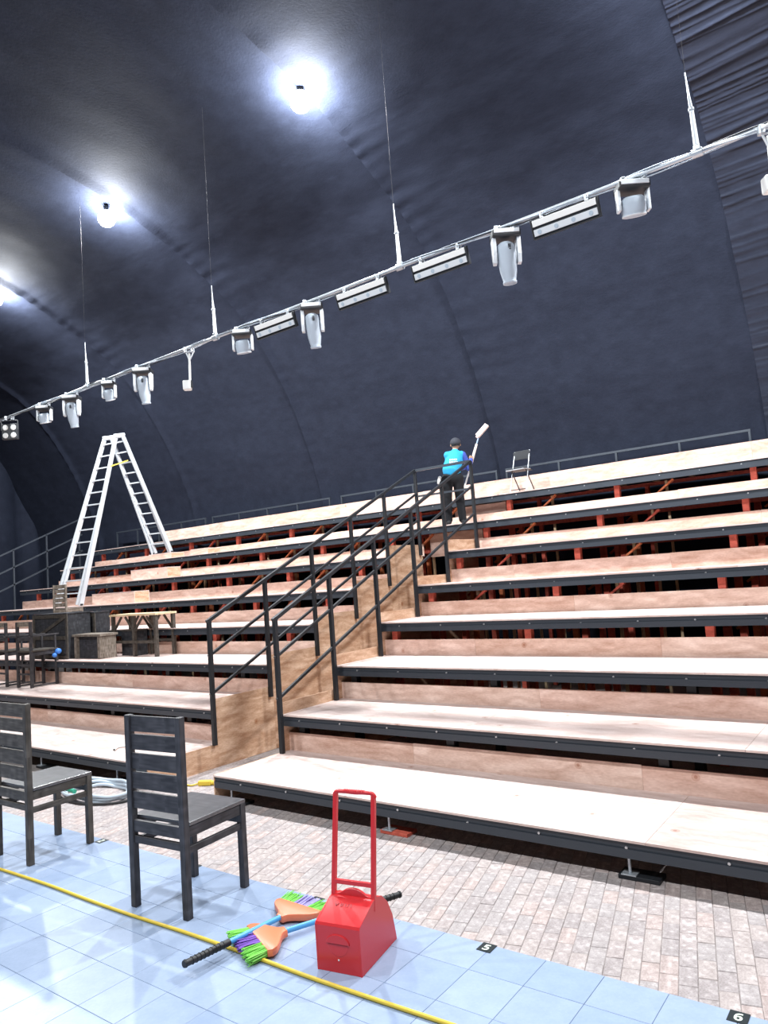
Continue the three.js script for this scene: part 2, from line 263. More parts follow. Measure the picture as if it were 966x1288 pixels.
// ---------------------------------------------------------------- grandstand tiers
const ORD = ['', 'lowest', 'second', 'third', 'fourth', 'fifth', 'sixth', 'seventh', 'topmost'];
const colsR = [-6.35, -4.25, -2.05, 0.15, 2.35], colsL = [-8.5, -10.35, -12.2, -14.1, -16.0, -18.0, -20.2];
const boltG = new THREE.CylinderGeometry(0.011, 0.013, 0.014, 6).rotateX(Math.PI / 2);
function splits(a, b, first, len) { const s = [a]; for (let x = first; x < b - 0.15; x += len) if (x > a + 0.15) s.push(x); s.push(b); return s; }
function tier(k, side) {
  const right = side === 'R', x0 = right ? (k >= 7 ? XR : XR) : XLEFT + (k >= 6 ? (k === 6 ? -0.3 : k === 7 ? 0.0 : 0.1) : -0.4), x1 = right ? XEND : (k >= 7 ? XR : XL);
  const y = TY[k], z = -D[k], zb = -D[k + 1] - (k < 8 ? 0.1 : 0), yb = k < 8 ? TY[k + 1] : 3.6;
  const o = thing('grandstand_tier', `${ORD[k]} plywood grandstand tier ${k > 1 && k < 8 ? 'up ' : ''}on the ${right ? "folding chair's" : "tall ladder's"} side of the railed aisle`, 'bleacher', [(x0 + x1) / 2, right || true ? BY : 0, z], 0, 'plywood grandstand tiers');
  // treads
  const ts = splits(x0, x1, right ? -4.45 - (k % 2) * 1.2 + (k % 2 ? 1.2 : 0.5) - 2.6 * (k > 1 ? 1 : 0) : x0 + 1.1 + (k * 0.7) % 1.6, 2.6);
  for (let i = 0; i < ts.length - 1; i++) partW('tread_panel', box(ts[i] + 0.0015, ts[i + 1] - 0.0015, y, y + PLY, z + 0.012, zb + 0.01 - 0.03, 'x'), M.tread[Math.floor(rnd() * 3)], o);
  // front beam: lipped steel channel
  const zf = z;
  const fb = partW('front_beam', [box(x0, x1, y - 0.05, y - 0.001, zf - 0.035, zf - 0.008), box(x0, x1, y - 0.115, y - 0.05, zf - 0.05, zf + 0.006), box(x0, x1, y - 0.012, y - 0.001, zf - 0.05, zf)], M.steelGrey, o);
  const bl = []; for (let x = x0 + 0.25 + rnd() * 0.2; x < x1 - 0.05; x += 0.62 + rnd() * 0.1) bl.push(boltG.clone().translate(x, y - 0.045 + rr(-0.008, 0.008), zf - 0.004));
  const bm = part('bolts', merge(bl).translate(-o.position.x, -o.position.y, -o.position.z), M.bolt, fb, 'shiny bolt heads'); bm.userData.kind = 'stuff';
  // riser boards at the back of the tread
  const rh = k === 8 ? 0.41 : 0.215, rs = splits(k === 8 && !right ? -18.3 : x0, x1, right ? -3.3 - (k * 1.37) % 2.4 : x0 + 0.6 + (k * 0.9) % 2, 2.44);
  for (let i = 0; i < rs.length - 1; i++) partW('riser_board', box(rs[i] + 0.001, rs[i + 1] - 0.001, y + PLY, y + PLY + rh + rr(-0.006, 0.004), zb, zb - 0.016, 'x'), M.riser[(i + k) % 3], o);
  // joists, stringer, posts and braces under the tread
  for (let x = x0 + 0.3; x < x1; x += 0.61) partW('joist', box(x - 0.02, x + 0.02, y - 0.06, y - 0.001, z - 0.05, zb + 0.02, 'z'), M.paleWood, o);
  partW('rear_bearer', box(x0, x1, y - 0.12, y - 0.06, zb + 0.1, zb + 0.15), k > 3 ? M.rust : M.steel, o);
  const cols = (right ? colsR : colsL).filter((c) => c > x0 && c < x1);
  for (const c of cols) {
    const cj = c - 0.012 * (k - 4) + rr(-0.02, 0.02);
    if (k === 1) {
      const e = part('screw_jack', [rod(V(0, 0.03, 0), V(0, y - 0.105 - BY, 0), 0.012), rbox(0.11, 0.01, 0.09, 0, 0.035, 0, 0.002), rbox(0.11, 0.008, 0.09, 0, y - 0.11 - BY, 0, 0.002)], M.galv, o); e.position.set(cj - o.position.x, 0, -0.06);
      const f = part('foot_block', rbox(0.3, 0.03, 0.16, 0.07, 0.015, -0.04, 0.004), Math.abs(c + 4.25) < 0.1 ? M.rust : M.steel, o); f.position.set(cj - o.position.x, 0, -0.06);
      continue;
    }
    const m = k > 3 ? M.rust : M.steel;
    partW('post', box(cj - 0.045, cj + 0.045, BY, y - 0.105, z - 0.13, z - 0.22, 'y'), m, o);
    if (k > 3) partW('post', box(cj + 0.3, cj + 0.37, BY, y - 0.12, zb + 0.24, zb + 0.17, 'y'), rnd() < 0.5 ? M.orange : M.rust, o);
    if (k > 4 && cj + 1.0 < x1) { partW('brace', bar(V(cj + 0.1, y - 0.75, z - 0.2), V(cj + 0.95, y - 0.12, z - 0.2), 0.06, 0.03), rnd() < 0.6 ? M.orange : M.rust, o);
      partW('stud', box(cj + 0.75, cj + 0.79, BY, y - 0.1, z - 0.42, z - 0.46, 'y'), M.paleWood, o); }
  }
  if (k > 3) partW('ledger', box(x0 + 0.05, x1 - 0.05, y - 0.46, y - 0.36, z - 0.55, z - 0.59), M.rust, o);
  // plywood cheek along the aisle
  if (k < 7) {
    const xe = right ? XR : XL, top = y + PLY + (k === 1 ? 0 : k === 6 ? 0.2 : 0.14), zA = -D[k] + (k === 1 ? 0 : 0.0), zB = -D[k + 1] - 0.001;
    const a = right ? xe - 0.001 : xe + 0.016, b = right ? xe - 0.017 : xe;
    partW('cheek_panel', box(a, b, BY, top, zA, zB, 'z'), M.flank[k % 2], o, 'brown plywood panel facing the aisle');
  } else if (!right) partW('cheek_panel', box(XL + 0.03, XR - 0.03, y - 0.55, y - 0.11, z - 0.3, z - 0.316), M.riser[0], o);
  return o;
}
for (let k = 1; k <= 8; k++) { tier(k, 'R'); tier(k, 'L'); }
// ---------------------------------------------------------------- aisle handrails
function handrail(name, label, xr, post, tops, lows) {
  const o = thing(name, label, 'railing', [xr, BY, -post[0][1]]);
  for (const [yb, zz, yt] of post) partW('post', bar(V(xr, yb, -zz), V(xr, yt, -zz), 0.05, 0.05, V(0, 0, 1)), M.steel, o);
  for (const off of [0, -0.45, -0.95]) partW(off ? 'rail' : 'top_rail', bar(V(xr, tops[0] + off, -tops[1]), V(xr, tops[2] + off, -tops[3]), off ? 0.034 : 0.045, off ? 0.034 : 0.045), M.steel, o);
  return o;
}
const railY = (z, a, b) => a + (z - b) * 0.4665;
const mkPosts = (a) => [2, 3, 4, 5, 6, 7].map((k) => [ty(k - 1), D[k] - 0.075, railY(D[k] - 0.075, a, D[2] - 0.075)]);
const hrL = handrail('aisle_handrail', "black steel handrail along the aisle on the tall ladder's side", XL + 0.045, mkPosts(1.235), [1.225, D[2] - 0.11, railY(D[7] - 0.075, 1.235, D[2] - 0.075), D[7] - 0.075]);
const hrR = handrail('aisle_handrail', "black steel handrail along the aisle on the folding chair's side", XR + 0.045, mkPosts(1.225), [1.215, D[2] - 0.11, railY(D[7] - 0.075, 1.225, D[2] - 0.075), D[7] - 0.075]);
{
  const yT = railY(D[7] - 0.075, 1.23, D[2] - 0.075), z = -D[7] + 0.075;
  const o = thing('crossbar_gate', 'grey double crossbar closing the aisle head between both handrails', 'railing', [(XL + XR) / 2, yT, z]);
  partW('bar', bar(V(XL + 0.075, yT - 0.0, z), V(XR + 0.015, yT, z), 0.045, 0.045), M.steelGrey, o);
  partW('bar', bar(V(XL + 0.075, yT - 0.5, z), V(XR + 0.015, yT - 0.5, z), 0.034, 0.034), M.steelGrey, o);
}
// low rails behind the topmost tier
[[-2.24, -6.87, 4, 'beside the gathered creases of the cloth wall'], [-7.11, -11.39, 4, 'behind the aisle head and the worker'], [-11.78, -16.2, 4, 'over the plywood boxes beyond the aisle'], [-16.52, -20.9, 4, 'behind the tall ladder']].forEach(([a, b, n, where]) => {
  const o = thing('back_railing', `low dark steel railing ${where} on the topmost tier`, 'railing', [(a + b) / 2, ty(8), -13.68], 0, 'back railings');
  partW('top_rail', bar(V(a + 0.02, 3.69, -13.68), V(b - 0.02, 3.69, -13.68), 0.04, 0.04), M.steelGrey, o);
  for (let i = 0; i <= n; i++) { const x = a + (b - a) * i / n; partW('post', bar(V(x, ty(8), -13.68), V(x, 3.67, -13.68), 0.036, 0.036, V(0, 0, 1)), M.steelGrey, o); }
  partW('bottom_rail', bar(V(a, 3.2, -13.68), V(b, 3.2, -13.68), 0.03, 0.03), M.steelGrey, o);
});
partW('back_ledge', box(XLEFT, XEND, ty(8) - 0.04, ty(8), -13.6, -13.85), M.steel, thing('rear_walkway_ledge', 'narrow dark ledge carrying the low railings behind the topmost tier', 'ledge', [-8, 3, -13.7]));
// stair railing at the far end
{
  const x = -21.15, o = thing('end_stair_railing', 'dim dark stair railing rising beside the black curtain at the grandstand end', 'railing', [x, BY, -9]);
  const yz = (z) => 2.95 + (z - 9.9) * 0.445;
  for (const off of [0, -0.5, -1.0]) partW(off ? 'rail' : 'top_rail', bar(V(x, yz(8.4) + off, -8.4), V(x, yz(12.6) + off, -12.6), 0.04, 0.04), M.steelGrey, o);
  for (const z of [8.45, 9.45, 10.45, 11.45, 12.5]) partW('post', bar(V(x, BY, -z), V(x, yz(z), -z), 0.04, 0.04, V(0, 0, 1)), M.steelGrey, o);
}

// ---------------------------------------------------------------- ladder-back chairs
function chair(label, pos, turn, m1, seatM, sc = 1, group) {
  const o = thing('ladder_back_chair', label, 'chair', pos, turn, group); const w = 0.43, d = 0.45, p = 0.038;
  for (const s of [-1, 1]) { part('back_post', rbox(p, 1.0, p, s * (w / 2 - p / 2), 0.5, d / 2 - p / 2, 0.004, 'y'), m1, o); part('leg', rbox(p, 0.45, p, s * (w / 2 - p / 2), 0.225, -d / 2 + p / 2, 0.004, 'y'), m1, o);
    part('stretcher', rbox(0.022, 0.035, d - 2 * p + 0.01, s * (w / 2 - p / 2), 0.33, 0, 0.003, 'z'), m1, o); part('apron', rbox(0.024, 0.055, d - 2 * p + 0.01, s * (w / 2 - p / 2), 0.42, 0, 0.003, 'z'), m1, o); }
  part('stretcher', rbox(w - 2 * p + 0.01, 0.038, 0.022, 0, 0.35, d / 2 - p / 2, 0.003), m1, o);
  part('apron', rbox(w - 2 * p + 0.01, 0.06, 0.024, 0, 0.42, d / 2 - p / 2, 0.003), m1, o);
  part('apron', rbox(w - 2 * p + 0.01, 0.055, 0.024, 0, 0.42, -d / 2 + p / 2, 0.003), m1, o);
  part('stretcher', rbox(w - 2 * p + 0.01, 0.03, 0.02, 0, 0.36, -d / 2 + p / 2, 0.003), m1, o);
  part('seat', rbox(w, 0.02, d - p, 0, 0.46, -p / 2, 0.004), seatM, o, 'glossy lacquered seat board');
  [[0.955, 0.084], [0.858, 0.082], [0.758, 0.084], [0.658, 0.088], [0.555, 0.088]].forEach(([y, h]) => part('slat', rbox(w - 2 * p + 0.012, h, 0.016, 0, y, d / 2 - p / 2, 0.003), m1, o));
  o.scale.setScalar(sc); return o;
}
{
  const a = V(-3.58, 0, -2.35), b = V(-3.165, 0, -2.385), t = -Math.atan2(b.z - a.z, b.x - a.x);
  chair('dark wooden ladder-back chair standing by the brooms and red dustpan', [-3.4, 0, -2.59], t, M.darkWood, M.seat, 1, 'chairs on the stage');
  chair('dark wooden ladder-back chair standing away from the brooms near the coiled hose', [-4.94, 0, -2.6], 0.02, M.darkWoodB, M.seat, 1, 'chairs on the stage');
  const c = onZ(84, 790, -8.8); chair('grey brown ladder-back chair on the fourth tier behind the dark crates', [c.x, ty(4), -8.85], 0.15, M.greyWood, M.greyWood, 1.0);
}

// ---------------------------------------------------------------- red dustpan with upright handle
{
  const red = std({ color: rgb(0.64, 0.03, 0.036), roughness: 0.27 });
  const o = thing('dustpan', 'red plastic lobby dustpan with tall loop handle on the stage', 'dustpan', [-2.21, 0.001, -2.56], -Math.atan2(-0.042, 0.217) * 1);
  const w = 0.215, prof = [[0.17, 0], [0.172, 0.185], [0.165, 0.195], [0.04, 0.245], [0.0, 0.25], [-0.05, 0.235], [-0.1, 0.19], [-0.14, 0.12], [-0.165, 0.02], [-0.168, 0]];
  const s = new THREE.Shape(); prof.forEach(([z, y], i) => (i ? s.lineTo(-z, y) : s.moveTo(-z, y))); s.closePath();
  const hole = new THREE.Path(); [[0.155, 0.006], [0.157, 0.175], [0.035, 0.23], [0, 0.235], [-0.045, 0.222], [-0.09, 0.18], [-0.125, 0.11], [-0.15, 0.006]].forEach(([z, y], i) => (i ? hole.lineTo(-z, y) : hole.moveTo(-z, y))); hole.closePath();
  const flip = (g, x) => { g.rotateY(Math.PI / 2); g.translate(x, 0, 0); return toCreasedNormals(g, 0.5); };
  const plate = (pr) => { const q = new THREE.Shape(); pr.forEach(([z, y], i) => (i ? q.lineTo(-z, y) : q.moveTo(-z, y))); q.closePath(); return q; };
  // sides, front, top; the rear mouth stays open
  for (const x of [-w / 2, w / 2 - 0.006]) part('side_wall', flip(new THREE.ExtrudeGeometry(plate(prof), { depth: 0.006, bevelEnabled: true, bevelSize: 0.001, bevelThickness: 0.001, bevelSegments: 1 }), x), red, o);
  const shell = prof.slice(0, 6), inner = [...shell].reverse().map(([z, y]) => [z - (z > 0.1 ? 0.006 : 0), y - (y > 0.15 ? 0.007 : 0)]);
  const bs = part('body_shell', flip(new THREE.ExtrudeGeometry(plate([...shell, ...inner]), { depth: w, bevelEnabled: false }), -w / 2), red, o);
  part('floor_plate', rbox(w - 0.008, 0.004, 0.33, 0, 0.003, 0, 0.001), red, o);
  // half-round grip hollow on the front face
  const grip = new THREE.Shape(); grip.absarc(0, 0, 0.042, 0, Math.PI, false); grip.closePath();
  const gl = part('grip_lip', new THREE.ExtrudeGeometry(grip, { depth: 0.005, bevelEnabled: true, bevelSize: 0.003, bevelThickness: 0.003, bevelSegments: 2 }).scale(1.25, 0.8, 1).translate(0.0, 0.12, 0.169), red, o);
  const cup = new THREE.Shape(); cup.absarc(0, 0, 0.042, Math.PI, 2 * Math.PI, false); cup.closePath();
  part('grip_cup', new THREE.ExtrudeGeometry(cup, { depth: 0.002, bevelEnabled: true, bevelSize: 0.002, bevelThickness: 0.001, bevelSegments: 1 }).scale(1.1, 1.1, 1).translate(0, 0.114, 0.169), red, o);
  part('screw', new THREE.SphereGeometry(0.004, 8, 6).translate(0.0, 0.052, 0.171), M.white, o);
  // handle loop
  const h = [], zt = -0.055, zb = 0.02;
  for (const q of [-1, 1]) { h.push(bar(V(q * 0.1, 0.2, zb), V(q * 0.098, 0.668, zt), 0.02, 0.016, V(0, 0, 1))); h.push(bar(V(q * 0.1 + 0.0, 0.2, zb - 0.012), V(q * 0.098, 0.66, zt - 0.012), 0.006, 0.012, V(0, 0, 1))); }
  part('handle', h, red, o);
  const gb = part('grip_bar', [tube([V(-0.106, 0.655, zt), V(-0.095, 0.672, zt), V(-0.05, 0.676, zt), V(0, 0.674, zt), V(0.05, 0.676, zt), V(0.095, 0.672, zt), V(0.106, 0.655, zt)], 0.0095, 40, 8)], red, o);
  const ridg = []; for (let i = -4; i <= 4; i++) ridg.push(new THREE.SphereGeometry(0.0095, 8, 6).translate(i * 0.012, 0.679, zt)); part('finger_ridges', ridg, red, gb);
  part('crossbar', rbox(0.19, 0.02, 0.014, 0, 0.3, 0.005, 0.003), red, o);
  const lip = new THREE.Shape(); lip.moveTo(-0.095, 0); lip.lineTo(-0.095, 0.012); lip.bezierCurveTo(-0.05, 0.012, -0.05, 0.04, 0, 0.04); lip.bezierCurveTo(0.05, 0.04, 0.05, 0.012, 0.095, 0.012); lip.lineTo(0.095, 0); lip.closePath();
  part('crest', new THREE.ExtrudeGeometry(lip, { depth: 0.01, bevelEnabled: true, bevelSize: 0.002, bevelThickness: 0.002, bevelSegments: 1 }).translate(0, 0.238, 0.005), red, o);
  // faint moulded strokes of worn lettering on the sloping top
  const worn = std({ color: rgb(0.3, 0.05, 0.06), roughness: 0.5 }), st = [];
  [[-0.055, 0.5], [-0.047, -0.5], [-0.03, 0.2], [-0.022, 0], [-0.006, 0.4], [0.006, -0.1], [0.02, 0.3]].forEach(([x, a]) => st.push(new THREE.BoxGeometry(0.0025, 0.0012, 0.018).rotateY(a).rotateX(0.38).translate(x, 0.2325, 0.075)));
  part('worn_lettering', st, worn, bs, 'faint worn moulded letters');
}

// ---------------------------------------------------------------- brooms
{
  const grip = std({ color: rgb(0.015, 0.016, 0.018), roughness: 0.5 }), blue = std({ color: rgb(0.08, 0.38, 0.72), roughness: 0.35 }), orange = std({ color: rgb(0.78, 0.22, 0.1), roughness: 0.4 });
  const green = std({ color: rgb(0.24, 0.68, 0.12), roughness: 0.8 }), purple = std({ color: rgb(0.22, 0.1, 0.5), roughness: 0.8 }), lilac = std({ color: rgb(0.4, 0.36, 0.68), roughness: 0.8 });
  // local axes: handle runs from the head (origin) along +x; bristles fan towards -x
  function broom(label, pos, turn, len, gripLen, tilt, mid) {
    const o = thing('broom', label, 'broom', pos, turn, 'brooms on the stage'); const L = len;
    const a = V(0.06, 0.03, 0), b = V(L, 0.03 + tilt, 0), at = (f) => a.clone().lerp(b, f), gf = 1 - gripLen / L;
    part('handle', rod(at(0), at(gf), 0.0125, 12), blue, o, 'blue handle tube');
    const gr = [rod(at(gf), at(0.985), 0.0155, 12, 0.0145), rod(at(0.985), at(1.0), 0.0175, 12, 0.015)]; for (let i = 0; i < 9; i++) gr.push(new THREE.TorusGeometry(0.0153, 0.0022, 6, 12).rotateY(Math.PI / 2).translate(at(gf + (1 - gf) * (0.15 + i * 0.085)).x, at(gf + (1 - gf) * (0.15 + i * 0.085)).y, 0));
    part('grip', gr, grip, o, 'black ribbed grip');
    const s = new THREE.Shape(); s.moveTo(0.11, -0.018); s.lineTo(0.11, 0.018); s.bezierCurveTo(0.06, 0.025, 0.05, 0.13, -0.005, 0.145); s.lineTo(-0.02, 0.14); s.lineTo(-0.02, -0.14); s.lineTo(-0.005, -0.145); s.bezierCurveTo(0.05, -0.13, 0.06, -0.025, 0.11, -0.018); s.closePath();
    part('head', toCreasedNormals(new THREE.ExtrudeGeometry(s, { depth: 0.022, bevelEnabled: true, bevelSize: 0.006, bevelThickness: 0.006, bevelSegments: 2 }), 0.6).rotateX(-Math.PI / 2).translate(0, 0.017, 0), orange, o, 'orange plastic broom head');
    const bands = [[-0.135, -0.05, green], [-0.05, 0.045, mid ? lilac : purple], [0.045, 0.135, green]];
    for (const [z0, z1, m] of bands) {
      const list = []; for (let i = 0; i < 130; i++) { const z = z0 + (z1 - z0) * rnd(), y = 0.012 + rnd() * 0.03, sp = z * 0.16 + rr(-0.012, 0.012), l = rr(0.09, 0.115); list.push(rod(V(-0.01, y, z), V(-0.01 - l, y + rr(-0.008, 0.006), z + sp), 0.0028, 4, 0.0022)); }
      part('bristles', list, m, o);
    }
    return o;
  }
  // over: head near the paving, black grip towards the audience-free side of the stage
  broom('broom lying free with black grip across the yellow rope', [-2.72, 0.0, -2.7], -Math.PI / 2 - 0.03, 0.67, 0.27, 0.03, true);
  broom('broom with its head under the other and handle passing behind the dustpan', [-2.65, 0.0, -2.40], Math.PI / 2 - 0.42, 0.74, 0.27, 0.0, false);
}
// yellow cord across the stage
{
  const a = onY(-60, 1072, 0.009), b = onY(600, 1301, 0.009), pts = []; for (let i = 0; i <= 10; i++) pts.push(a.clone().lerp(b, i / 10).add(V(0, 0, 0.006 * Math.sin(i * 1.7))));
  const o = thing('yellow_rope', 'yellow rope stretched across the pale blue stage tiles', 'rope', [a.x, 0, a.z]); partW('strand', tube(pts, 0.0085, 80, 8), M.yellow, o);
}
// numbered cards along the stage edge
[[-4.706, '2'], [-3.73, '3'], [-2.745, '4'], [-1.738, '5'], [-0.725, '6']].forEach(([x, n]) => {
  const c = document.createElement('canvas'); c.width = c.height = 128; const g = c.getContext('2d'); g.fillStyle = '#0d1c20'; g.fillRect(0, 0, 128, 128); g.fillStyle = '#e9f7e2'; g.font = 'bold 120px sans-serif'; g.textAlign = 'center'; g.textBaseline = 'middle'; g.fillText(n, 64, 68);
  const t = new THREE.CanvasTexture(c); t.colorSpace = THREE.SRGBColorSpace;
  const o = thing('number_card', `small black card with white number ${{ 2: 'two', 3: 'three', 4: 'four', 5: 'five', 6: 'six' }[n]} at the stage edge`, 'card', [x, 0.0005, -2.868], 0.0, 'numbered seat cards');
  const cd = part('card', rbox(0.068, 0.002, 0.07, 0, 0.001, 0, 0.0008), std({ color: rgb(0.01, 0.02, 0.022), roughness: 0.4 }), o);
  part('number', new THREE.PlaneGeometry(0.064, 0.066).rotateX(-Math.PI / 2).translate(0, 0.0026, 0), std({ map: t, roughness: 0.4 }), cd, `white numeral ${n}`);
});

// ---------------------------------------------------------------- coiled hose and odds on the floor
{
  const pale = std({ color: rgb(0.5, 0.58, 0.66), roughness: 0.45 }), gcol = std({ color: rgb(0.03, 0.32, 0.2), roughness: 0.5 });
  const c = V(-8.15, BY, -4.95), o = thing('hose_coil', 'pale coiled hose with green band on the bricks before the lowest tier', 'hose', [c.x, c.y, c.z]);
  for (let q = 0; q < 3; q++) { const pts = []; for (let i = 0; i < 22; i++) { const a = i / 22 * 6.2832, r = 0.42 + q * 0.035 + 0.03 * Math.sin(a * 3 + q); pts.push(V(Math.cos(a) * r * 1.15, 0.025 + q * 0.03 + 0.012 * Math.sin(a * 5 + q), Math.sin(a) * r * 0.62)); } part('hose_loop', tube(pts, 0.02, 80, 8, true), pale, o); }
  const pts = []; for (let i = 0; i < 22; i++) { const a = i / 22 * 6.2832; pts.push(V(Math.cos(a) * 0.62, 0.018, Math.sin(a) * 0.34)); } part('cable_loop', tube(pts, 0.014, 80, 8, true), M.cable, o, 'black cable');
  part('band', rod(V(-0.2, 0.12, 0.27), V(-0.02, 0.115, 0.285), 0.026, 10), gcol, o, 'green tape band'); part('band', rod(V(-0.3, 0.12, 0.255), V(-0.21, 0.12, 0.27), 0.026, 10), M.yellow, o, 'yellow tape band');
  const y1 = ty(1), t0 = V(-8.9, y1, -5.7), h = thing('white_hose', 'white hose with green bands lying on the lowest tier', 'hose', [t0.x, y1, t0.z]);
  const wp = [V(-8.85, y1 + 0.016, -5.62), V(-8.95, y1 + 0.016, -5.75), V(-8.8, y1 + 0.016, -5.9), V(-8.55, y1 + 0.016, -5.83), V(-8.2, y1 + 0.016, -5.86), V(-7.85, y1 + 0.016, -5.95)];
  const cv = new THREE.CatmullRomCurve3(wp); partW('hose', new THREE.TubeGeometry(cv, 60, 0.015, 8), M.white, h);
  for (const f of [0.58, 0.8]) partW('band', rod(cv.getPoint(f), cv.getPoint(f + 0.05), 0.0165, 10), gcol, h, 'green band');
  const yp = onY(258, 988, BY), yo = thing('yellow_connector', 'yellow plug connector on the bricks at the aisle foot', 'plug', [yp.x, BY, yp.z], 0.5);
  part('body', rbox(0.16, 0.06, 0.07, 0, 0.03, 0, 0.015), M.yellow, yo); part('socket', rod(V(0.08, 0.03, 0), V(0.14, 0.03, 0), 0.028, 12), M.yellow, yo); part('lead', tube([V(-0.08, 0.025, 0), V(-0.16, 0.012, 0.02), V(-0.26, 0.012, -0.03)], 0.009, 20, 6), M.yellow, yo);
}

// ---------------------------------------------------------------- tall folding ladder
{
  const f1 = V(-17.75, ty(5), -9.78), f2 = V(-16.85, ty(5), -9.95), b1 = V(-16.62, ty(7) + 0.16, -11.95), b2 = V(-15.98, ty(7) + 0.16, -12.05);
  const t1 = onZ(132, 551, -10.95), t2 = onZ(146, 548, -10.95), o = thing('folding_ladder', 'tall aluminium folding ladder straddling the tiers', 'ladder', [-16.8, ty(5), -10.9]);
  const section = (p, q, pt, qt, n, split) => {
    for (const [lo, hi] of [[p, pt], [q, qt]]) partW('stile', bar(lo, hi, 0.1, 0.045, V(1, 0, 0)), M.alu, o);
    const side = q.clone().sub(p).normalize();
    for (const [lo, hi, s] of [[p, pt, 1], [q, qt, -1]]) { const e = lo.clone().lerp(hi, 0.6).addScaledVector(side, s * 0.03); partW('inner_stile', bar(lo.clone().addScaledVector(side, s * (split ? 0.14 : 0.09)).add(V(0, 0.03, 0)), e, 0.07, 0.035, V(1, 0, 0)), M.alu, o); }
    for (let i = 1; i <= n; i++) { const f = i / (n + 0.6); partW('rung', bar(p.clone().lerp(pt, f), q.clone().lerp(qt, f), 0.04, 0.03), M.alu, o); }
    for (const s of [p, q]) partW('foot', box(s.x - 0.035, s.x + 0.035, s.y, s.y + 0.05, s.z - 0.035, s.z + 0.035), M.black, o, 'black rubber foot');
  };
  section(f1, f2, t1, t2, 13, true); section(b1, b2, t1.clone().add(V(0.1, 0.02, -0.12)), t2.clone().add(V(0.1, 0.02, -0.12)), 11, false);
  for (const t of [t1, t2]) partW('hinge', rod(t.clone().add(V(-0.01, -0.02, 0.06)), t.clone().add(V(0.11, 0.02, -0.18)), 0.06, 12), M.alu, o);
  const fr = t1.clone().lerp(f1, 0.19), fr2 = t2.clone().lerp(f2, 0.19), br2 = t2.clone().lerp(b2, 0.21); partW('spreader', bar(fr2, br2, 0.04, 0.03), M.yellow, o, 'yellow spreader bar');
}
// plywood boxes lying on the tiers
[[7, -16.7, -15.75, 'under the rear feet of the tall ladder'], [7, -14.95, -14.3, 'on the seventh tier clear of the ladder'], [6, -16.05, -14.6, 'on the sixth tier behind the ladder'], [5, -16.2, -14.5, 'on the fifth tier beside the ladder feet']].forEach(([k, a, b, where]) => {
  const z = -D[k] - (k === 7 ? 0.3 : 0.35), h = k === 7 ? 0.16 : 0.26, d = k === 7 ? 0.42 : 0.4, o = thing('plywood_box', `low plywood box ${where}`, 'box', [(a + b) / 2, ty(k), z], 0, 'plywood boxes on the tiers');
  partW('front_board', box(a, b, ty(k), ty(k) + h - 0.016, z, z - 0.016), M.riser[k % 3], o); partW('rear_board', box(a, b, ty(k), ty(k) + h - 0.016, z - d + 0.016, z - d), M.riser[k % 3], o); partW('lid', box(a, b, ty(k) + h - 0.016, ty(k) + h, z + 0.004, z - d), M.tread[k % 3], o);
  for (const x of [a, b - 0.016]) partW('end_board', box(x, x + 0.016, ty(k), ty(k) + h - 0.016, z - 0.016, z - d + 0.016, 'z'), M.flank[0], o);
});

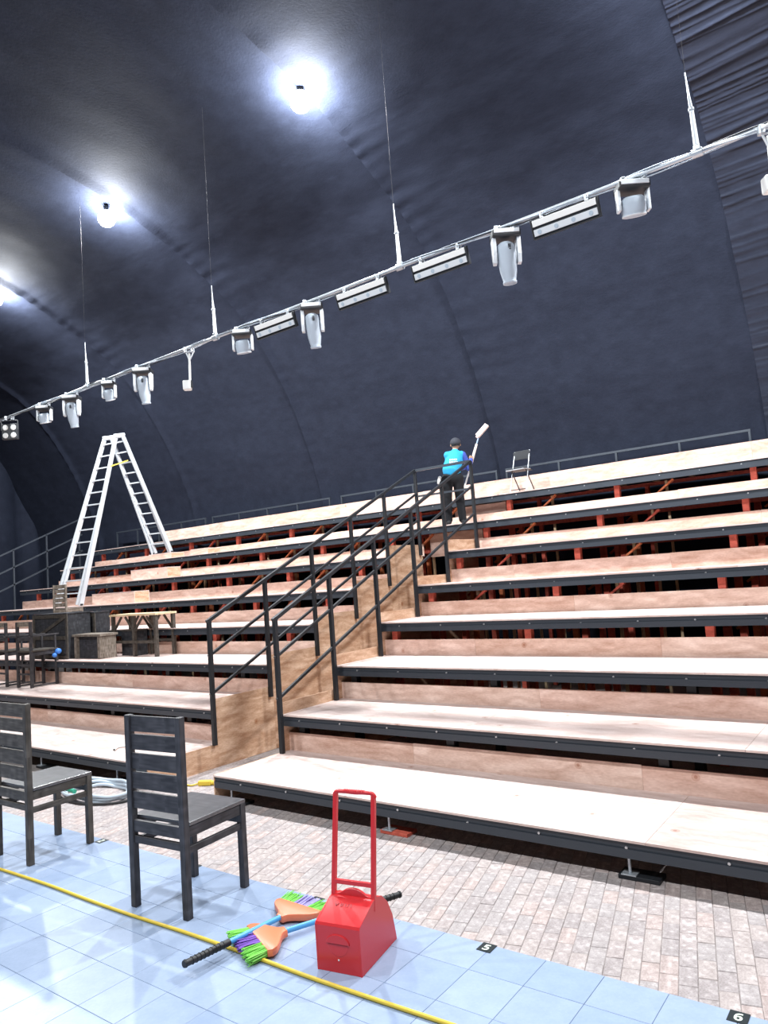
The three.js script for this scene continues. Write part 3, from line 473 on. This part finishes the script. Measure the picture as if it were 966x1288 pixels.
// ---------------------------------------------------------------- dark props on the second and third tiers
{
  const yb = ty(3);
  function crate(label, x0, x1, h, z, d, m, brace) {
    const o = thing('wooden_crate', label, 'crate', [(x0 + x1) / 2, yb, z], 0, 'dark wooden crates'); const e = 0.07;
    partW('carcass', box(x0 + 0.02, x1 - 0.02, yb, yb + h - 0.02, z - 0.02, z - d), m, o); partW('lid', box(x0, x1, yb + h - 0.02, yb + h, z + 0.005, z - d), m, o);
    for (const x of [x0, x1 - e]) partW('stile', box(x, x + e, yb, yb + h - 0.02, z, z - 0.02, 'y'), M.darkWoodB, o); for (const y of [yb, yb + h * 0.42, yb + h - 0.02 - e]) partW('rail', box(x0 + e, x1 - e, y, y + e, z, z - 0.02), M.darkWoodB, o);
    if (brace) partW('brace', bar(V(x0 + e, yb + h * 0.45, z - 0.008), V(x1 - e, yb + h - e, z - 0.008), 0.06, 0.02, V(0, 0, 1)), M.darkWoodB, o);
    return o;
  }
  crate('dark wooden crate with a diagonal front brace on the third tier', -14.72, -13.42, 0.885, -7.62, 0.5, M.blackWood, true);
  crate('plain dark wooden crate between the braced crate and the work table', -14.07, -13.35, 0.86, -8.16, 0.35, M.blackWood, false);
  const b = thing('box_bench', 'black box bench with grey wooden top on the third tier', 'bench', [-12.9, yb, -7.9]);
  partW('top', box(-13.4, -12.45, yb + 0.42, yb + 0.46, -7.7, -8.08), M.greyWood, b); for (const x of [-13.36, -12.57]) partW('side', box(x, x + 0.08, yb, yb + 0.42, -7.72, -8.06, 'y'), M.greyWood, b); partW('panel', box(-13.28, -12.57, yb, yb + 0.42, -7.78, -8.04), M.blackWood, b);
  const t = thing('work_table', 'dark braced work table with pale plank top on the third tier', 'table', [-12, yb, -8.3]), tx0 = -12.68, tx1 = -11.35, th = 0.75, zf = -8.14, zr = -8.52;
  partW('top_plank', box(tx0 - 0.06, tx1 + 0.06, yb + th, yb + th + 0.035, zf + 0.05, zr + 0.192), M.paleWood, t); partW('top_plank', box(tx0 - 0.06, tx1 + 0.06, yb + th, yb + th + 0.035, zr + 0.188, zr - 0.04), M.paleWood, t);
  for (const x of [tx0, (tx0 + tx1) / 2, tx1]) for (const z of [zf, zr]) { partW('leg', box(x - 0.03, x + 0.03, yb, yb + th, z - 0.03, z + 0.03, 'y'), M.darkWoodB, t); if (x < tx1) partW('brace', bar(V(x + 0.02, yb + th - 0.28, z), V(x + 0.27, yb + th - 0.02, z), 0.035, 0.03, V(0, 0, 1)), M.darkWoodB, t); if (x > tx0) partW('brace', bar(V(x - 0.02, yb + th - 0.28, z), V(x - 0.27, yb + th - 0.02, z), 0.035, 0.03, V(0, 0, 1)), M.darkWoodB, t); }
  for (const z of [zf, zr]) partW('stretcher', box(tx0, tx1, yb + 0.24, yb + 0.29, z - 0.02, z + 0.02), M.darkWoodB, t);
  const u = thing('wooden_crate', 'small black crate standing under the work table', 'crate', [-12.2, yb, -8.3], 0, 'dark wooden crates'); partW('carcass', box(-12.55, -12.08, yb, yb + 0.46, -8.22, -8.46), M.blackWood, u); partW('lid', box(-12.57, -12.06, yb + 0.46, yb + 0.48, -8.21, -8.46), M.darkWoodB, u);
  // two tall bar chairs on the second tier
  const y2 = ty(2);
  function barChair(label, pos, turn, tape) {
    const o = thing('bar_chair', label, 'chair', pos, turn, 'bar chairs on the second tier'), w = 0.5, d = 0.5, m = M.darkWood, p = 0.05;
    for (const s of [-1, 1]) { part('back_post', rbox(p, 1.22, p, s * (w / 2 - p / 2), 0.61, -d / 2, 0.004, 'y'), m, o); part('leg', rbox(p, 0.66, p, s * (w / 2 - p / 2), 0.33, d / 2, 0.004, 'y'), m, o); part('floor_rail', rbox(0.03, 0.03, d, s * (w / 2 - p / 2), 0.03, 0, 0.003, 'z'), m, o); part('apron', rbox(0.026, 0.07, d - p, s * (w / 2 - p / 2), 0.62, 0, 0.003, 'z'), m, o); part('arm', rbox(0.05, 0.03, d + 0.1, s * (w / 2 - p / 2), 0.95, 0.0, 0.004, 'z'), m, o); part('arm_post', rbox(0.035, 0.27, 0.035, s * (w / 2 - p / 2), 0.8, d / 2 - 0.02, 0.004, 'y'), m, o); }
    for (const y of [0.25, 0.42]) part('stretcher', rbox(w - p, 0.035, 0.025, 0, y, -d / 2, 0.003), m, o); part('stretcher', rbox(w - p, 0.035, 0.025, 0, 0.3, d / 2, 0.003), m, o);
    part('seat', rbox(w + 0.02, 0.03, d + 0.04, 0, 0.675, 0, 0.005), M.darkWoodB, o); part('back_rail', rbox(w, 0.09, 0.03, 0, 1.18, -d / 2, 0.005), M.greyWood, o); part('back_rail', rbox(w - p, 0.07, 0.025, 0, 0.9, -d / 2, 0.004), m, o);
    if (tape) { const bl = std({ color: rgb(0.05, 0.2, 0.62), roughness: 0.5 }); part('tape_knot', [new THREE.IcosahedronGeometry(0.06, 2).scale(1.1, 0.9, 1).translate(-w / 2 - 0.04, 0.62, d / 2 + 0.0), new THREE.IcosahedronGeometry(0.045, 2).translate(-w / 2 - 0.03, 0.55, d / 2 - 0.07)], bl, o, 'blue tape knot'); }
    return o;
  }
  barChair('dark tall bar chair with a blue tape knot on the second tier', [-13.78, y2, -7.21], Math.PI + 0.05, true);
  barChair('dark tall bar chair without tape beside the blue knotted one', [-14.62, y2, -7.2], Math.PI - 0.06, false);
}
// folding chair on the topmost tier
{
  const o = thing('folding_chair', 'dark metal folding chair on the topmost tier by the low railing', 'chair', [-6.2, ty(8), -12.95], -0.02), s = 0.17, r = 0.011, m = M.galv, k = M.fixtureDark;
  for (const q of [-1, 1]) { part('back_leg', rod(V(q * s, 0, 0.2), V(q * s * 0.95, 0.84, -0.13), r, 8), m, o); part('front_leg', rod(V(q * s * 0.9, 0, -0.24), V(q * s * 0.9, 0.45, 0.1), r, 8), k, o); }
  part('seat', rbox(0.37, 0.018, 0.36, 0, 0.45, 0.08, 0.006).rotateX(-0.06), k, o); part('seat_frame', [rod(V(-0.19, 0.44, 0.25), V(0.19, 0.44, 0.25), r), rod(V(-0.19, 0.44, 0.25), V(-0.19, 0.46, -0.02), r), rod(V(0.19, 0.44, 0.25), V(0.19, 0.46, -0.02), r)], m, o);
  part('backrest', rbox(0.36, 0.16, 0.012, 0, 0.75, -0.095, 0.005), k, o); part('back_frame', rod(V(-s * 0.95, 0.84, -0.13), V(s * 0.95, 0.84, -0.13), r), k, o); part('floor_rail', rod(V(-s, 0.06, 0.176), V(s, 0.06, 0.176), 0.008), k, o);
}

// ---------------------------------------------------------------- lighting pipe with fixtures
const PY = 5.685, PZ = -7.7;
{
  const o = thing('lighting_pipe', 'long horizontal steel lighting pipe wound with cables', 'pipe', [-8, PY, PZ]);
  partW('pipe', rod(V(-17.5, PY, PZ), V(2.5, PY, PZ), 0.024, 14), M.galv, o);
  for (let q = 0; q < 3; q++) { const pts = []; for (let i = 0; i <= 160; i++) { const x = -17.4 + 19.8 * i / 160, a = x * (1.3 + q * 0.35) + q * 2.1; pts.push(V(x, PY + 0.036 * Math.cos(a) - 0.012 * Math.abs(Math.sin(x * 1.1 + q)), PZ + 0.036 * Math.sin(a))); } partW('cable', tube(pts, 0.007, 500, 5), q === 1 ? M.cable : M.fixture, o); }
  for (const [i, [px, py]] of [[877, 190], [503, 335], [271, 425], [110, 487]].entries()) {
    const p = onZ(px, py, PZ), h = thing('hanging_rod', ['steel hanging rod near the gathered cloth creases', 'steel hanging rod between two light bars', 'steel hanging rod beside the drop arm', 'steel hanging rod beyond the drop arm near the pipe end'][i], 'rod', [p.x, PY, PZ], 0, 'rods holding the lighting pipe'), top = profileY(PZ);
    part('clamp', [rod(V(-0.05, 0, 0), V(0.05, 0, 0), 0.045, 12), rbox(0.06, 0.05, 0.06, 0, 0.05, 0, 0.006)], M.galv, h); part('lower_tube', rod(V(0, 0.03, 0), V(-0.01, 0.45, 0), 0.03, 10, 0.022), M.fixtureLight, h); part('turnbuckle', [rod(V(-0.01, 0.45, 0), V(-0.02, 0.62, 0), 0.022, 8, 0.013), new THREE.SphereGeometry(0.032, 10, 8).translate(-0.012, 0.47, 0)], M.galv, h); part('wire_end', rod(V(-0.02, 0.62, 0), V(-0.03, 0.88, 0), 0.012, 6, 0.006), M.galv, h); part('wire', rod(V(-0.03, 0.88, 0), V(-0.03, top - PY, 0), 0.0012, 5), M.cable, h);
  }
}
function clampParts(o, w) { part('clamp', [rbox(0.05, 0.09, 0.07, -w / 2, -0.035, 0, 0.008), rbox(0.05, 0.09, 0.07, w / 2, -0.035, 0, 0.008)], M.galv, o); for (const s of [-1, 1]) part('clamp_wing', rod(V(s * w / 2, -0.04, 0.03), V(s * w / 2 + 0.03, -0.03, 0.09), 0.012, 8), M.fixtureLight, o); }
function beamHead(x, label, sc = 1, tilt = 0.12, turn = yaw) {
  const o = thing('moving_head_light', label, 'stage light', [x, PY, PZ], turn, 'moving head lights on the pipe'); clampParts(o, 0.2);
  part('base', rbox(0.34 * sc, 0.09, 0.24, 0, -0.115, 0, 0.02), M.fixtureDark, o); part('base_panel', rbox(0.3 * sc, 0.05, 0.02, 0, -0.1, 0.122, 0.005), M.fixtureLight, o);
  const head = new THREE.Group();
  for (const s of [-1, 1]) { const q = new THREE.Shape(); q.moveTo(-0.06, 0); q.lineTo(0.06, 0); q.lineTo(0.05, -0.22); q.lineTo(0.015, -0.3); q.lineTo(-0.03, -0.29); q.lineTo(-0.055, -0.2); q.closePath(); part('yoke_arm', new THREE.ExtrudeGeometry(q, { depth: 0.035, bevelEnabled: true, bevelSize: 0.006, bevelThickness: 0.006, bevelSegments: 2 }).rotateY(Math.PI / 2).translate(s * 0.145 * sc - 0.0175, -0.16, 0), M.fixtureLight, o); }
  const hp = [[0, 0.16], [0.06, 0.158], [0.095, 0.13], [0.105, 0.08], [0.1, 0.07], [0.108, 0.06], [0.108, -0.05], [0.1, -0.18], [0.082, -0.27], [0.075, -0.3], [0.082, -0.305], [0.082, -0.33], [0.066, -0.33], [0.06, -0.31], [0, -0.31]].map(([a, b]) => new THREE.Vector2(a * sc, b));
  const g = new THREE.LatheGeometry(hp.reverse(), 24); const m = part('head', g.rotateX(tilt).rotateZ(0.06).translate(0, -0.36, 0), M.fixture, o, 'grey tapered lamp body');
  const vents = []; for (let i = 0; i < 4; i++) vents.push(rbox(0.035, 0.012, 0.006, 0.02, 0.13 - i * 0.018, 0.1, 0.002)); part('vent', merge(vents).rotateX(tilt).translate(0, -0.385, 0.0), M.fixtureDark, m);
  return o;
}
function washHead(x, label, sc = 1, tilt = 0.25, turn = yaw) {
  const o = thing('wash_light', label, 'stage light', [x, PY, PZ], turn, 'stubby wash lights on the pipe'); clampParts(o, 0.18);
  part('base', rbox(0.32 * sc, 0.08, 0.22, 0, -0.11, 0, 0.02), M.fixtureDark, o); part('base_panel', rbox(0.28 * sc, 0.05, 0.02, 0, -0.095, 0.112, 0.005), M.fixtureLight, o);
  for (const s of [-1, 1]) part('yoke_arm', rbox(0.035, 0.24, 0.09, s * 0.15 * sc, -0.25, 0, 0.012), M.fixtureLight, o);
  const hp = [[0, 0.1], [0.09, 0.095], [0.115, 0.07], [0.115, 0.03], [0.122, 0.025], [0.122, -0.06], [0.115, -0.065], [0.118, -0.075], [0.118, -0.1], [0.1, -0.1], [0.09, -0.085], [0, -0.085]].map(([a, b]) => new THREE.Vector2(a * sc, b));
  part('head', new THREE.LatheGeometry(hp.reverse(), 24).rotateX(tilt).rotateZ(0.1).translate(0, -0.31, 0), M.fixture, o); part('front_ring', new THREE.TorusGeometry(0.112 * sc, 0.01, 8, 28).rotateX(Math.PI / 2).translate(0, -0.095, 0).rotateX(tilt).rotateZ(0.1).translate(0, -0.31, 0), M.fixtureLight, o);
  return o;
}
function lightBar(x0, x1, label) {
  const w = x1 - x0, o = thing('light_bar', label, 'stage light', [(x0 + x1) / 2, PY, PZ], 0, 'double light bars on the pipe');
  const drop = -0.17; clampParts(o, w * 0.7);
  const lens = std({ color: rgb(0.42, 0.5, 0.58), roughness: 0.2 });
  const inner = (g) => g.rotateX(0.35).translate(0, drop, 0.02);
  part('back_plate', inner(rbox(w, 0.21, 0.04, 0, -0.01, -0.02, 0.006)), M.fixtureDark, o);
  part('reflector_strip', inner(rbox(w * 0.98, 0.07, 0.02, 0, 0.052, 0.012, 0.004)), M.white, o); const strip = part('reflector_strip', inner(rbox(w * 0.98, 0.075, 0.02, 0, -0.052, 0.012, 0.004)), M.fixtureLight, o);
  for (let i = 0; i < 4; i++) part('lens', inner(new THREE.CylinderGeometry(0.024, 0.024, 0.008, 20).rotateX(Math.PI / 2).translate(w * (-0.4 + i * 0.265), -0.052, 0.025)), lens, strip);
  for (const s of [-1, 1]) part('end_cap', inner(rbox(0.018, 0.22, 0.06, s * (w / 2 + 0.008), -0.01, -0.01, 0.005)), M.fixtureDark, o);
  part('lower_edge', inner(rbox(w, 0.012, 0.05, 0, -0.118, 0, 0.003)), M.fixtureDark, o);
}
beamHead(-3.62, 'grey moving head light hanging between the two light bars nearest the gathered cloth', 1);
beamHead(-6.73, 'grey moving head light hanging between two light bars near the drop arm', 0.95, 0.18);
beamHead(-10.79, 'grey moving head light next beyond the drop arm', 0.95, 0.2);
beamHead(-13.12, 'grey moving head light far along the pipe over the ladder', 0.95, 0.2);
washHead(-2.11, 'stubby silver wash light by the rod near the gathered cloth', 1.05, 0.3);
washHead(-8.2, 'stubby silver wash light between the drop arm and a light bar', 0.95, 0.25);
washHead(-11.84, 'small wash light between the two farthest moving heads', 0.75, 0.4);
washHead(-14.15, 'small wash light next to the four lens blinder', 0.9, 0.25);
lightBar(-3.25, -2.48, 'double light bar nearest the gathered cloth');
lightBar(-4.93, -4.14, 'double light bar between a hanging rod and a moving head');
lightBar(-6.22, -5.38, 'double light bar next to the moving head and rod in mid pipe');
lightBar(-7.87, -7.07, 'double light bar beside the stubby wash light');
function dropArm(x, label, len) {
  const o = thing('drop_arm', label, 'stage fixture', [x, PY, PZ], yaw); clampParts(o, 0.12);
  part('bracket', [rod(V(-0.06, -0.06, 0), V(0, -0.22, 0), 0.012), rod(V(0.08, -0.06, 0), V(0.0, -0.22, 0), 0.012), rod(V(-0.06, -0.07, 0), V(0.08, -0.07, 0), 0.012)], M.fixtureLight, o); part('arm', rod(V(0, -0.1, 0), V(-0.01, -len, 0), 0.018, 10), M.white, o); part('speaker_box', rbox(0.13, 0.16, 0.12, -0.05, -len - 0.05, 0.03, 0.02), M.white, o); part('side_plate', rbox(0.012, 0.12, 0.1, 0.025, -len - 0.03, 0.02, 0.004), M.fixtureDark, o);
}
dropArm(-9.5, 'white drop arm with a small box hanging from the pipe', 0.6);
dropArm(-0.8, 'white drop arm hanging before the gathered cloth creases', 0.55);
{
  const o = thing('blinder_light', 'four lens blinder light at the dark far end of the pipe', 'stage light', [-15.6, PY, PZ], yaw); clampParts(o, 0.14);
  part('frame', rbox(0.34, 0.34, 0.08, 0, -0.33, -0.03, 0.01), M.fixtureDark, o); part('yoke', [rod(V(-0.18, -0.3, 0), V(-0.18, -0.09, 0), 0.012), rod(V(0.18, -0.3, 0), V(0.18, -0.09, 0), 0.012), rod(V(-0.18, -0.09, 0), V(0.18, -0.09, 0), 0.012)], M.fixtureDark, o);
  for (const a of [-1, 1]) for (const b of [-1, 1]) part('lens', new THREE.SphereGeometry(0.06, 16, 10).scale(1, 1, 0.4).translate(a * 0.085, -0.33 + b * 0.085, 0.015), M.white, o);
}

// ---------------------------------------------------------------- worker on the aisle head
function sdfMesh(bones, k, lo, hi, cell) {
  const size = Math.max(hi[0] - lo[0], hi[1] - lo[1], hi[2] - lo[2]), res = Math.ceil(size / cell) + 4, half = res / 2, mc = new MarchingCubes(res, new THREE.MeshBasicMaterial(), false, false, 200000);
  const c = [0, 1, 2].map((i) => (lo[i] + hi[i]) / 2), sc = cell;
  const dist = (x, y, z) => { let d = 1e9; for (const [a, b, ra, rb, fl] of bones) {
    const bx = b[0] - a[0], by = b[1] - a[1], bz = b[2] - a[2], px = x - a[0], py = y - a[1], pz = z - a[2], L = bx * bx + by * by + bz * bz || 1e-9; let t = Math.max(0, Math.min(1, (px * bx + py * by + pz * bz) / L));
    const qx = px - bx * t, qy = py - by * t, qz = (pz - bz * t) * (fl || 1); const e = Math.hypot(qx, qy, qz) - (ra + (rb - ra) * t);
    const h = Math.max(0, Math.min(1, 0.5 + 0.5 * (d - e) / k)); d = d * (1 - h) + e * h - k * h * (1 - h); } return d; };
  for (let z = 0; z < res; z++) for (let y = 0; y < res; y++) for (let x = 0; x < res; x++) mc.field[z * res * res + y * res + x] = -dist(c[0] + (x - half) * sc, c[1] + (y - half) * sc, c[2] + (z - half) * sc) * 50;
  mc.isolation = 0; mc.update(); const n = mc.count, p = new Float32Array(n * 3), q = new Float32Array(n * 3);
  for (let i = 0; i < n * 3; i++) { p[i] = c[i % 3] + mc.positionArray[i] * half * sc; q[i] = mc.normalArray[i]; }
  const g = new THREE.BufferGeometry(); g.setAttribute('position', new THREE.BufferAttribute(p, 3)); g.setAttribute('normal', new THREE.BufferAttribute(q, 3)); g.setAttribute('uv', new THREE.BufferAttribute(new Float32Array(n * 2), 2)); return g;
}
{
  const base = onZ(574, 655, -11.78), o = thing('person', 'worker in a bright blue shirt and black cap raising a long duster', 'person', [base.x, ty(7), -11.78], yaw); const GROW = 1.085; o.scale.setScalar(GROW);
  // local axes: x across the view, y up, -z away towards the cloth wall
  const footL = [-0.13, 0.04, -0.02], footR = [0.12, 0.04, -0.05], kneeL = [-0.12, 0.43, -0.04], kneeR = [0.1, 0.43, -0.07], hipL = [-0.1, 0.8, 0], hipR = [0.09, 0.8, -0.02], waist = [0, 0.92, 0], chest = [0.05, 1.13, -0.02], shL = [-0.06, 1.215, -0.03], shR = [0.21, 1.22, -0.05], neck = [0.08, 1.3, -0.04], head = [0.1, 1.41, -0.06];
  const elR = [0.31, 0.99, -0.12], haR = [0.385, 1.18, -0.3], elL = [0.02, 1.0, -0.28], haL = [0.325, 1.04, -0.31];
  const skin = std({ color: rgb(0.42, 0.24, 0.15), roughness: 0.55 }), shirtM = std({ color: rgb(0.02, 0.34, 0.62), roughness: 0.8 }), sleeveM = std({ color: rgb(0.05, 0.09, 0.42), roughness: 0.8 }), denim = std({ color: rgb(0.007, 0.008, 0.011), roughness: 1 }), capM = std({ color: rgb(0.03, 0.033, 0.045), roughness: 0.8 });
  const hand = (h, dir) => { const b = []; for (let f = 0; f < 4; f++) { const y = 0.03 - f * 0.019, l = [0.03, 0.035, 0.033, 0.026][f]; b.push([[h[0] - 0.02 * dir, h[1] + y, h[2] + 0.03], [h[0] + 0.022, h[1] + y, h[2] + 0.036], 0.009, 0.0085], [[h[0] + 0.022, h[1] + y, h[2] + 0.036], [h[0] + 0.03, h[1] + y, h[2] + 0.036 - l], 0.0085, 0.007]); } b.push([[h[0] - 0.02, h[1] + 0.02, h[2] + 0.02], [h[0] - 0.012, h[1] + 0.055, h[2] - 0.015], 0.011, 0.009]); return b; };
  const body = [[hipL, kneeL, 0.068, 0.05], [kneeL, footL, 0.05, 0.036], [hipR, kneeR, 0.068, 0.05], [kneeR, footR, 0.05, 0.036], [hipL, hipR, 0.065, 0.065], [[0, 0.88, 0], chest, 0.09, 0.11, 1.25], [shL, shR, 0.055, 0.055], [neck, [0.09, 1.36, -0.05], 0.045, 0.045], [shR, elR, 0.042, 0.036], [elR, haR, 0.036, 0.026], [shL, elL, 0.042, 0.036], [elL, haL, 0.036, 0.026]];
  const bodyG = sdfMesh(body, 0.03, [-0.4, -0.02, -0.55], [0.55, 1.4, 0.3], 0.016);
  const headG = sdfMesh([[[0.1, 1.43, -0.05], [0.1, 1.42, -0.07], 0.083, 0.08], [[0.1, 1.37, -0.09], [0.1, 1.36, -0.1], 0.052, 0.045], [[0.125, 1.405, -0.145], [0.128, 1.385, -0.155], 0.012, 0.016], [[0.178, 1.405, -0.05], [0.18, 1.39, -0.048], 0.014, 0.012], [[0.02, 1.405, -0.05], [0.018, 1.39, -0.048], 0.014, 0.012], [neck, [0.095, 1.37, -0.055], 0.044, 0.046], [[0.085, 1.365, -0.145], [0.13, 1.362, -0.145], 0.009, 0.009]], 0.018, [0, 1.27, -0.19], [0.21, 1.52, 0.05], 0.006);
  const handG = [hand(haR, 1), hand(haL, 1)].map((b, i) => { const h = [haR, haL][i]; return sdfMesh([[[h[0] - 0.02, h[1] - 0.025, h[2] + 0.02], [h[0] - 0.018, h[1] + 0.025, h[2] + 0.022], 0.022, 0.022], ...b], 0.006, [h[0] - 0.06, h[1] - 0.06, h[2] - 0.05], [h[0] + 0.06, h[1] + 0.08, h[2] + 0.07], 0.004); });
  part('body', [bodyG, headG, ...handG], skin, o);
  const shirt = part('shirt', sdfMesh([[[-0.01, 0.955, 0.0], [0.0, 1.0, 0], 0.158, 0.15, 1.18], [[0.0, 1.0, 0], chest, 0.15, 0.15, 1.35], [chest, [0.065, 1.2, -0.03], 0.15, 0.11, 1.3], [[-0.06, 1.225, -0.02], [0.18, 1.225, -0.05], 0.066, 0.066], [[0.075, 1.25, -0.035], [0.08, 1.29, -0.04], 0.06, 0.054]], 0.03, [-0.25, 0.62, -0.25], [0.33, 1.38, 0.2], 0.01), shirtM, o, 'bright cyan blue shirt body');
  for (const [s, e, h] of [[shR, elR, haR], [shL, elL, haL]]) part('sleeve', sdfMesh([[s, e, 0.06, 0.052], [e, e.map((v, i) => v + (h[i] - v) * 0.86), 0.052, 0.038]], 0.02, [-0.25, 0.85, -0.45], [0.5, 1.35, 0.1], 0.01), sleeveM, o, 'royal blue sleeve');
  part('trousers', sdfMesh([[hipL, kneeL, 0.1, 0.075], [kneeL, [-0.13, 0.09, -0.02], 0.075, 0.068], [hipR, kneeR, 0.1, 0.075], [kneeR, [0.12, 0.09, -0.05], 0.075, 0.068], [[-0.06, 0.82, 0], [0.05, 0.82, -0.01], 0.12, 0.12, 1.1], [[-0.22, 0.74, 0.02], [-0.17, 0.68, 0.02], 0.045, 0.05]], 0.03, [-0.35, 0, -0.25], [0.3, 1.0, 0.2], 0.012), denim, o, 'black trousers');
  part('cloth_rag', sdfMesh([[[-0.23, 0.83, 0.03], [-0.26, 0.74, 0.04], 0.032, 0.022]], 0.01, [-0.33, 0.66, -0.05], [-0.17, 0.9, 0.1], 0.008), M.white, o, 'pale rag at the hip');
  for (const [f, tx] of [[footL, -0.02], [footR, 0.02]]) part('shoe', sdfMesh([[[f[0], 0.045, f[2] + 0.03], [f[0] + tx, 0.035, f[2] - 0.15], 0.046, 0.036]], 0.02, [f[0] - 0.08, -0.02, f[2] - 0.22], [f[0] + 0.08, 0.11, f[2] + 0.1], 0.008), M.black, o);
  part('cap', [new THREE.SphereGeometry(0.097, 24, 12, 0, 6.2832, 0, Math.PI * 0.56).scale(1, 1.02, 1.08).translate(0.1, 1.435, -0.058), new THREE.CylinderGeometry(0.085, 0.09, 0.012, 24, 1, false, Math.PI * 0.6, Math.PI * 0.8).scale(1, 1, 1.1).translate(0.105, 1.435, -0.115)], capM, o, 'black cap worn forwards');
  part('hair', new THREE.SphereGeometry(0.088, 20, 12, 0, 6.2832, Math.PI * 0.42, Math.PI * 0.28).scale(1, 1, 1.02).translate(0.1, 1.428, -0.045), M.black, o);
  // white print on the back: two short lines
  const c = document.createElement('canvas'); c.width = 256; c.height = 128; const g = c.getContext('2d'); g.fillStyle = '#000'; g.fillRect(0, 0, 256, 128); g.fillStyle = '#fff';
  [[40, 14, 176], [30, 70, 196]].forEach(([x, y, w]) => { for (let q = 0; q < 6; q++) { const xx = x + q * w / 6; g.fillRect(xx, y + (q % 2) * 5, w / 6 - 12, 9); g.fillRect(xx, y + 10, 9, 28 - (q % 3) * 5); g.fillRect(xx + 2, y + 27, w / 6 - 15, 9); } });
  const at = new THREE.CanvasTexture(c); const bx = V(0.03, 1.1, 0.12); shirt.updateMatrixWorld();
  const inv = new THREE.Mesh(shirt.geometry, shirtM), dg = new DecalGeometry(inv, bx, new THREE.Euler(0, 0, 0), V(0.2, 0.1, 0.2));
  if (dg.attributes.position.count) part('back_print', dg, std({ color: 0xffffff, alphaMap: at, transparent: true, polygonOffset: true, polygonOffsetFactor: -4, roughness: 0.8 }), shirt, 'two lines of small white print');
  // duster held in both hands: thing of its own
  const P = (x, y, z) => V(x, y, z).multiplyScalar(GROW).applyAxisAngle(QY, yaw).add(o.position);
  const d = thing('long_duster', 'long pale duster pole held up against the black cloth', 'duster', o.position.toArray());
  const a = P(0.13, 0.42, -0.31), b = P(0.565, 1.6, -0.31), at2 = (f) => a.clone().lerp(b, f);
  partW('pole', rod(at2(0.0), at2(0.5), 0.016, 10), M.white, d); partW('grip_sleeve', rod(at2(0.48), at2(0.86), 0.03, 10, 0.024), std({ color: rgb(0.72, 0.62, 0.58), roughness: 0.7 }), d); partW('pole_tip', rod(at2(0.86), b, 0.013, 10), std({ color: rgb(0.3, 0.4, 0.58), roughness: 0.4 }), d);
  partW('duster_head', [bar(P(0.53, 1.58, -0.31), P(0.72, 1.77, -0.31), 0.09, 0.05, V(0, 0, 1)), rod(P(0.52, 1.55, -0.31), P(0.58, 1.64, -0.31), 0.03, 8)], std({ color: rgb(0.72, 0.58, 0.54), roughness: 0.9 }), d);
}

scene.traverse((m) => { if (m.isMesh) { m.castShadow = true; m.receiveShadow = true; } });
renderer.render(scene, camera);
